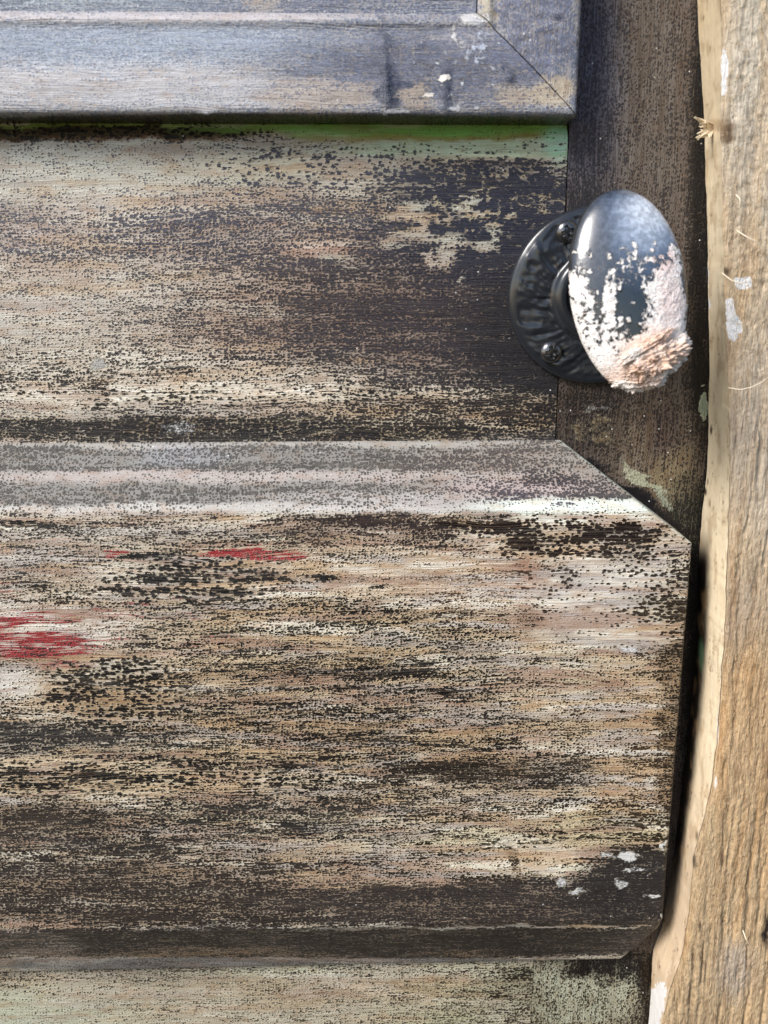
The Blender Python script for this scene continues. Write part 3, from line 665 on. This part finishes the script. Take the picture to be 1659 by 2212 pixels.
sheen_mottle = bk.step(cn, .4, .65)  # mottles the dark enamel and the painted sky reflection
bc = bk.mix(sheen_mottle, bk.mix(1.0, bk.attr('c1'), (.55, .55, .55), 'MULTIPLY'), bk.attr('c1'))
cc = bk.mix(bk.step(fn, .3, .6), bk.mix(1.0, bk.attr('c4'), (.72, .64, .6), 'MULTIPLY'), bk.attr('c4'))
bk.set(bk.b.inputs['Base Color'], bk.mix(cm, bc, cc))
bk.b.inputs['Specular IOR Level'].default_value = 1.0
bk.set(bk.b.inputs['Roughness'], bk.step(cm, 0, 1, .24, .8)); 
bk.set(bk.b.inputs['Normal'], bk.bump(bk.add(bk.mul(cm, bk.add(.6, fn)), bk.mul(sc, .03)), 0.0007))
# dome grid (square grid mapped onto the oval)
n = 170
a_ = np.linspace(0, math.pi, n); t_ = np.linspace(0, 2*math.pi, 2*n+1)
A, T = np.meshgrid(a_, t_, indexing='ij')
# a: 0 = front pole, pi/2 = rim, pi = back pole
hz = np.where(A < math.pi/2, np.sign(np.cos(A))*np.abs(np.cos(A))**1.0*7.2, np.cos(A)*8.5) 
rad = np.where(A < math.pi/2, np.sin(A), np.maximum(np.sin(A), 0.0)**1.0)
sa = np.sign(np.sin(A))*np.abs(np.sin(A))**0.9
lx = kw*rad*np.cos(T)*1.0; lz = kh_*rad*np.sin(T)
lx *= 1+0.03*np.sin(T); 
Xk = KC[0]+lx*math.cos(KT)+lz*math.sin(-KT)*(-1)*(-1); Zk = KC[1]+lx*math.sin(KT)*(-1)+lz*math.cos(KT)
Xk = KC[0]+lx*math.cos(KT)-lz*math.sin(KT)
Hk = KH+hz
# face turned a touch up and to the left, towards the lens
Hk = Hk-0.17*lz-0.02*lx
pk = proj(Xk, -Hk, Zk)
def kdisp(P, px, L):
    c = np.clip(L['m'][..., 2], 0, 1.2); x, y = px
    nn = fbm(P[..., 0]/2.2, P[..., 2]/2.2, 4, 61)
    return (c*0.35*np.clip(nn-.42, 0, 1)*3 + 0.15*(fbm(P[..., 0]/6, P[..., 2]/6, 2, 63)-.5))*(np.abs(A-math.pi) > .3)
lay_front = A < math.pi*0.75
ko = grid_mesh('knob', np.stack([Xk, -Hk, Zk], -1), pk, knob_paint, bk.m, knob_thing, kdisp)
# outward normals
import bmesh
bm = bmesh.new(); bm.from_mesh(ko.data); bmesh.ops.remove_doubles(bm, verts=bm.verts, dist=1e-6); bmesh.ops.recalc_face_normals(bm, faces=bm.faces); bm.to_mesh(ko.data); bm.free()
ko['label'] = 'oval black knob spattered with white and pink plaster'
# neck between plate and knob
V = []; F = []; seg = 64
npf = [(10.2, 4.5), (9.6, 7), (8.6, 9.5), (7.4, 13), (6.6, 18), (6.6, 24), (7.6, 29), (9.8, 33), (12.5, 36.5)]
for r, h in npf:
    t = (h-4.5)/(KH-4.5); cx = PC[0]+(KC[0]-PC[0])*t; cz = PC[1]+(KC[1]-PC[1])*t
    for j in range(seg):
        q = j/seg*2*math.pi; V.append((cx+r*math.cos(q), -h, cz+r*math.sin(q)*1.05))
for i in range(len(npf)-1):
    for j in range(seg):
        a, b_ = i*seg+j, i*seg+(j+1) % seg; F.append((a, b_, b_+seg, a+seg))
mesh_obj('neck', V, F, M_PLATE, ko)
# lump of plaster on the lower right of the knob
bl = NB('pink_plaster'); P = bl.pos(); n1 = bl.noise(bl.vmul(P, (500,)*3), 4, .65); n2 = bl.noise(bl.vmul(P, (1800,)*3), 3, .6); n3 = bl.noise(bl.vmul(P, (90,)*3), 2, .5)
c_ = bl.mix(n1, tuple(lin((232, 184, 154))), tuple(lin((255, 232, 214)))); c_ = bl.mix(bl.step(n3, .45, .62), c_, tuple(lin((255, 246, 238))))
bl.set(bl.b.inputs['Base Color'], c_); bl.b.inputs['Roughness'].default_value = .85; bl.b.inputs['Subsurface Weight'].default_value = 0.0
bl.set(bl.b.inputs['Normal'], bl.bump(bl.add(n1, bl.mul(n2, .6)), .0012))
def lump(cx, cy, rx, ry, rz, h, ang, seed, rough=1.0, n=96):
    x0, z0 = at(cx, cy, h); k = (D-h)/FPX; V = []; F = []
    for i in range(n+1):
        a = math.pi*i/n
        for j in range(2*n):
            t = 2*math.pi*j/(2*n)
            d = np.array([math.sin(a)*math.cos(t), math.cos(a), math.sin(a)*math.sin(t)])
            V.append(d)
    V = np.array(V)
    q = V*2.3+seed
    def n3(a, o, sd): return (fbm(q[:, 0]*a+5, q[:, 1]*a+9, o, sd)+fbm(q[:, 1]*a+7, q[:, 2]*a+3, o, sd+1)+fbm(q[:, 2]*a+1, q[:, 0]*a+2, o, sd+2))/3-.5
    nn = 1.1*n3(1, 4, seed)+1.0*n3(3.6, 3, seed+3)+.55*n3(9, 2, seed+5)
    rr = 1+nn*rough
    lx = V[:, 0]*rx*k*rr; lz = V[:, 2]*ry*k*rr; ly = V[:, 1]*rz*rr
    ca, s_ = math.cos(R(ang)), math.sin(R(ang))
    W = np.stack([x0+lx*ca-lz*s_, -(h+ly), z0+lx*s_+lz*ca], -1)
    for i in range(n):
        for j in range(2*n):
            a, b_ = i*2*n+j, i*2*n+(j+1) % (2*n); F.append((a, b_, b_+2*n, a+2*n))
    return W, F
parts = [lump(1392, 822, 48, 17, 6, 49, 10, 17), lump(1405, 778, 76, 40, 8, 49, 25, 3), lump(1372, 815, 50, 22, 6, 48, 8, 5), lump(1455, 745, 30, 30, 6, 46, 50, 7), lump(1440, 775, 36, 26, 6, 45, 20, 11), lump(1390, 750, 62, 10, 5, 51, 32, 13)]
V = []; F = []
for W, f_ in parts:
    o_ = len(V); V += list(W); F += [tuple(i+o_ for i in q) for q in f_]
pl = mesh_obj('plaster_lump', V, F, bl.m, ko)

# ------------------------------------------------------------------ rough timber post beside the door
post = empty('timber_post', 'rough sawn timber door post with a smooth pale edge, right of the door', 'door post', (at(1600, 1100, 10)[0]*MM, 0, -0.2))
HP = 27.0
yb = np.array([-260, 0, 60, 250, 500, 800, 1000, 1100, 1170, 1300, 1450, 1700, 1850, 2000, 2050, 2120, 2212, 2500])
xb = np.array([1500, 1508, 1510, 1522, 1529, 1533, 1530, 1519, 1512, 1508, 1502, 1474, 1456, 1432, 1412, 1408, 1402, 1370])
yf = np.array([-260, 0, 60, 250, 400, 600, 800, 1000, 1200, 1350, 1500, 1600, 1700, 1780, 1850, 1920, 2000, 2060, 2120, 2212, 2500])
xf = np.array([1550, 1560, 1563, 1560, 1562, 1567, 1574, 1580, 1576, 1570, 1561, 1552, 1540, 1522, 1502, 1496, 1488, 1478, 1458, 1432, 1370])
zs = rows(ZT, ZB, 0.55)
def curve(ys, xs, h):
    pts = [at(x, y, h) for x, y in zip(xs, ys)]; z = np.array([p[1] for p in pts]); x = np.array([p[0] for p in pts]); o = np.argsort(z)
    v = np.interp(zs, z[o], x[o]); k = np.exp(-np.linspace(-2, 2, 17)**2); k /= k.sum()
    return np.convolve(np.pad(v, 8, mode='edge'), k, 'valid')
CB = curve(yb, xb, 1.0)+0.35*(fbm(zs/6, zs*0, 3, 70)-.5); CF = curve(yf, xf, HP)+1.0*(fbm(zs/5, zs*0, 4, 71)-.5)
us = np.concatenate([np.linspace(0, 1, 44, endpoint=False), 1+np.linspace(0, 1, 165)])
Xp = np.zeros((len(zs), len(us))); Hp = np.zeros_like(Xp)
XRt = at(2100, 700, HP)[0]
for j, uu in enumerate(us):
    if uu < 1:
        Xp[:, j] = CB+(CF-CB)*(uu**1.0 - 0.12*math.sin(math.pi*uu)); Hp[:, j] = 0.6+(HP-0.6)*(uu**0.9) - 1.2*np.clip((uu-.85)/.15, 0, 1)**2*1.0
    else:
        v = uu-1; Xp[:, j] = CF+(XRt-CF)*v; Hp[:, j] = HP-1.2*math.exp(-v*30)
Zp = np.repeat(zs[:, None], len(us), 1); Pj = np.stack([Xp, -Hp, Zp], -1); pj = proj(Xp, -Hp, Zp)
U = np.repeat(us[None], len(zs), 0)
face = sstep(0.97, 1.06, U)
def post_disp(P, px, L):
    x, z = P[..., 0], P[..., 2]
    top = sstep(-75, -10, z)                         # upper part is furry with slanting saw marks
    g = fbm((x+2.5*fbm(x/20, z/26, 3, 80))/1.7, z/20, 4, 81); ridges = 1-np.abs(2*g-1)*2
    saw = fbm((x*.9+z*.45)/1.6, (z*.9-x*.45)/4.2, 4, 83)
    fz = fbm(x/.9, z/1.6, 3, 85)
    d = (1-top)*(2.4*(g-.5)+.9*(ridges-.5)*.6)+top*(1.5*(saw-.5))+.7*(fz-.5)
    return face*d+(1-face)*(0.35*(fbm(U*6, z/12, 3, 86)-.5)+.22*(fbm(U*22, z/3, 3, 87)-.5))
FACEK = face
PO = Paint((196, 170, 134), (132, 104, 76), dark=.45, halo=0, coarse=0, streak=.6, warp=(5, 20), c4=(240, 238, 236))
PO.box(1540, -300, 1900, 620, c1=(220, 208, 188), c2=(156, 142, 124), soft=.4)
PO.box(1560, 400, 1900, 1400, c1=(218, 198, 170), c2=(148, 126, 102), a=.8)
PO.box(1540, 700, 1900, 1150, c1=(214, 200, 182), c2=(148, 136, 126), a=.6)
PO.box(1540, 1380, 1900, 1800, c1=(208, 176, 136), c2=(138, 106, 74), a=.9)
PO.box(1560, 1800, 1900, 2400, c1=(212, 184, 146), c2=(142, 112, 80), a=.8); PO.add(1600, 1320, 60, 90, c1=(172, 156, 140), a=.5); PO.add(1590, 2100, 40, 60, c1=(176, 166, 156), a=.6)
PO.add(1566, 150, 7, 44, chip=1.2, soft=.4); PO.add(1584, 695, 16, 34, chip=.9, soft=.4); PO.add(1578, 660, 10, 20, chip=.9, soft=.4); PO.add(1526, 590, 6, 22, chip=1, soft=.4); PO.add(1606, 612, 22, 10, chip=.8, soft=.4)
PO.add(1530, 660, 5, 14, chip=1, soft=.4)
PO.add(1418, 2160, 16, 44, chip=1.0, soft=.4, ang=10); PO.add(1408, 2230, 20, 40, chip=1.2, soft=.4)
PO.add(1528, 268, 34, 16, c1=(120, 96, 70), a=.5); PO.add(1570, 285, 20, 16, c1=(116, 92, 66), c2=(70, 52, 36), dark=.8, a=.9)
PO.add(1568, 590, 8, 12, c1=(60, 46, 34), a=.9); PO.add(1560, 585, 5, 8, c1=(40, 30, 24), a=.9)
PO.add(1655, 2010, 8, 40, c1=(50, 40, 34), c2=(30, 26, 22), dark=.9)
def post_paint(px, py):
    L = PO(px, py); k = (1-sstep(0.94, 1.0, U+0.04*(fbm(px*0+U*3, py/20, 3, 90)-.5)))[..., None]
    z = py
    yy = py[..., None]
    side = lin((244, 231, 204))+(lin((228, 208, 182))-lin((244, 231, 204)))*sstep(1500, 2000, yy)
    side = side+(lin((222, 204, 172))-side)*(.6*(1-sstep(0, 500, yy)))
    L['c1'] = L['c1']*(1-k)+side*k; L['m2'][..., 2] *= (1-.75*k[..., 0]); L['m'][..., 0] *= (1-k[..., 0])
    def spot(x, y, rx, ry, c, s=1.0):
        w_ = (s*np.exp(-(((px-x)/rx)**2+((py-y)/ry)**2)**2))[..., None]; L['c1'] = L['c1']*(1-w_)+lin(c)*w_
    # shade from the raised board, painted dark along the back of the smooth edge
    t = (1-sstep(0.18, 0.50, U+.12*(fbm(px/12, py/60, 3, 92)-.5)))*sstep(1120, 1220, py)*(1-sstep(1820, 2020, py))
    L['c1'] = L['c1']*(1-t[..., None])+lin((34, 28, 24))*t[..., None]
    spot(1514, 1415, 6, 34, (110, 150, 118), .8); spot(1536, 929, 3, 10, (70, 46, 30)); spot(1524, 1062, 3, 9, (60, 46, 34)); spot(1534, 1088, 2, 8, (120, 96, 70), .8); spot(1529, 1040, 2, 8, (120, 96, 70), .8)
    spot(1558, 1850, 6, 20, (120, 96, 74), .8); spot(1512, 2000, 3, 10, (60, 44, 36)); spot(1546, 1690, 3, 14, (240, 236, 230)); spot(1550, 1570, 2.5, 40, (240, 236, 228)); spot(1500, 1860, 4, 16, (70, 60, 54), .9); spot(1505, 1805, 3, 10, (74, 60, 50), .8)
    spot(1545, 270, 22, 14, (150, 124, 92), .6)
    dn = fbm(px/9, py/46, 5, 140); dn2 = fbm(px/3.2, py/9, 3, 144)
    w_ = (k[..., 0]*sstep(.54, .74, dn)*.45)[..., None]; L['c1'] = L['c1']*(1-w_)+lin((176, 148, 112))*w_
    w_ = (k[..., 0]*sstep(.70, .78, dn2)*sstep(.45, .6, dn)*.7)[..., None]; L['c1'] = L['c1']*(1-w_)+lin((110, 88, 66))*w_
    L['side'] = np.repeat(k, 3, -1)
    return L
bp = NB('sawn_timber'); P = bp.pos()
wv = bp.noise(bp.vmul(P, (60, 60, 26)), 3, .5, col=True)
n = bp.t.nodes.new('ShaderNodeVectorMath'); n.operation = 'MULTIPLY_ADD'; bp.set(n.inputs[0], wv); n.inputs[1].default_value = (.006, 0, 0); bp.set(n.inputs[2], P); Q = n.outputs[0]
gr = bp.noise(bp.vmul(Q, (700, 500, 45)), 5, .65); fib = bp.noise(bp.vmul(Q, (1500, 1500, 190)), 4, .7); gw = bp.noise(bp.vmul(Q, (150, 150, 16)), 3, .55); fz = bp.noise(bp.vmul(P, (900,)*3), 3, .6)
side = bp.sep(bp.attr('side'))[0]; dk, _, chp = bp.sep(bp.attr('m'))[:3]
c1 = bp.attr('c1'); c2 = bp.attr('c2')
colr = bp.mix(bp.mul(bp.step(bp.add(bp.mul(gr, .6), bp.mul(fib, .4)), .56, .36), .75), c1, c2)
colr = bp.mix(bp.mul(bp.step(gw, .45, .7), .5), colr, bp.mix(1.0, c1, (1.0, .80, .58), 'MULTIPLY'))
colr = bp.mix(bp.mul(bp.step(fib, .52, .72), .7), colr, bp.mix(1.0, c1, (1.5, 1.46, 1.4), 'MULTIPLY'))
colr = bp.mix(bp.mul(bp.step(fib, .40, .28), .6), colr, bp.mix(1.0, c2, (.7, .62, .55), 'MULTIPLY'))
sidec = bp.mix(bp.mul(bp.step(gr, .35, .65), .4), bp.mix(1.0, c1, (.88, .82, .74), 'MULTIPLY'), c1)
colr = bp.mix(side, colr, sidec)
cn = bp.noise(bp.vmul(P, (500, 500, 380)), 4, .6)
cm = bp.mul(bp.step(bp.add(bp.mul(chp, .5), cn), .68, .74), bp.step(chp, 0, .1))
colr = bp.mix(cm, colr, bp.attr('c4'))
bp.set(bp.b.inputs['Base Color'], colr); bp.set(bp.b.inputs['Roughness'], bp.add(.85, bp.mul(side, -.3)))
bp.b.inputs['Specular IOR Level'].default_value = .3
hh = bp.mul(bp.add(bp.add(gr, bp.mul(fib, 1.2)), bp.mul(fz, .5)), bp.add(bp.mul(side, -.85), 1.0))
bp.set(bp.b.inputs['Normal'], bp.bump(hh, .0009))
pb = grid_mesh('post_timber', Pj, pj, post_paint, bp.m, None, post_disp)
def parent_keep(o, p):
    o.parent = p; o.matrix_parent_inverse = p.matrix_basis.inverted()
parent_keep(pb, post)
bc_ = boxm('post_core', float(CF.max())+3, XRt, -20, 38, ZB, ZT, simple('raw_wood', (.3, .22, .14), .8), None); parent_keep(bc_, post)

# stray fibres and splinters
M_FIB = simple('wood_fibre', tuple(lin((244, 228, 200))), .8, var=.15); M_FUZ = simple('wood_fuzz', tuple(lin((196, 168, 130))), .85, var=.35)
def fibre(pts, r0, r1=0.05):
    pts = [np.array(p, float) for p in pts]; V = []; F = []; m = 6
    for i, p in enumerate(pts):
        d = pts[min(i+1, len(pts)-1)]-pts[max(i-1, 0)]; d /= np.linalg.norm(d)+1e-9
        a = np.cross(d, (0, 1, .2)); a /= np.linalg.norm(a)+1e-9; b_ = np.cross(d, a); r = r0+(r1-r0)*i/(len(pts)-1)
        for j in range(m):
            t = j/m*2*math.pi; V.append(p+a*math.cos(t)*r+b_*math.sin(t)*r)
    for i in range(len(pts)-1):
        for j in range(m):
            q, s_ = i*m+j, i*m+(j+1) % m; F.append((q, s_, s_+m, q+m))
    return V, F
def fib_px(seq, r0, r1=.05):     # seq of (px,py,h)
    seq = np.array(seq, float); t = np.linspace(0, len(seq)-1, len(seq)*6)
    s3 = np.stack([smooth1(np.interp(t, range(len(seq)), seq[:, k]), 4) for k in range(3)], 1)
    return fibre([(at(a, b_, h)[0], -h, at(a, b_, h)[1]) for a, b_, h in s3], r0, r1)
def join(lst):
    V = []; F = []
    for v, f_ in lst:
        o_ = len(V); V += list(v); F += [tuple(i+o_ for i in q) for q in f_]
    return V, F
tuft = []
for (tx, ty, s) in [(1501, 252, .6), (1505, 258, .5), (1511, 266, .45), (1500, 300, .5), (1504, 292, .6), (1508, 300, .5), (1514, 288, .6), (1512, 276, .5), (1522, 262, .5), (1530, 300, .5)]:
    for q in range(3):
        tuft.append(fib_px([(1546+rng.uniform(-8, 8), 282+rng.uniform(-8, 8), 9), ((1540+tx)/2+rng.uniform(-6, 6), (280+ty)/2+rng.uniform(-7, 7), 12), (tx+rng.uniform(-3, 6), ty+rng.uniform(-4, 4), 14+rng.uniform(-2, 2))], s*rng.uniform(.9, 1.5), .12))
o = mesh_obj('splinter', *join(tuft), M_FIB, None); parent_keep(o, post); o['label'] = 'frayed tuft of wood fibres on the smooth edge'
for seq in ([(1592, 498, 29), (1610, 510, 31), (1630, 520, 32), (1648, 532, 31), (1668, 548, 29)], [(1574, 838, 29), (1600, 842, 32), (1625, 836, 33), (1648, 824, 32), (1672, 806, 29)], [(1560, 590, 28), (1580, 606, 30), (1604, 612, 31), (1624, 604, 29)], [(1590, 420, 28), (1600, 432, 30), (1596, 450, 29)], [(1605, 2010, 28), (1612, 2030, 31), (1622, 2045, 29)]):
    o = mesh_obj('splinter', *fib_px(seq, .22, .07), M_FIB, None); parent_keep(o, post)
fz_ = []
for i in range(1100):
    py_ = rng.uniform(-80, 2280); xf_ = np.interp(py_, yf, xf); px_ = xf_+6+rng.random()*(1720-xf_)
    L_ = rng.uniform(4, 15); an = R(rng.normal(256 if py_ < 900 else 269, 9 if py_ > 900 else 14)); dx_, dy_ = math.cos(an)*L_, -math.sin(an)*L_
    h0 = HP+rng.uniform(-.2, .4)
    fz_.append(fib_px([(px_, py_, h0), (px_+dx_*.5+rng.uniform(-2, 2), py_+dy_*.5, h0+rng.uniform(.2, 1.0)), (px_+dx_, py_+dy_, h0+rng.uniform(0, 1.4))], rng.uniform(.05, .11), .03))
o = mesh_obj('wood_fuzz', *join(fz_), M_FUZ, None); parent_keep(o, post); o['kind'] = 'stuff'
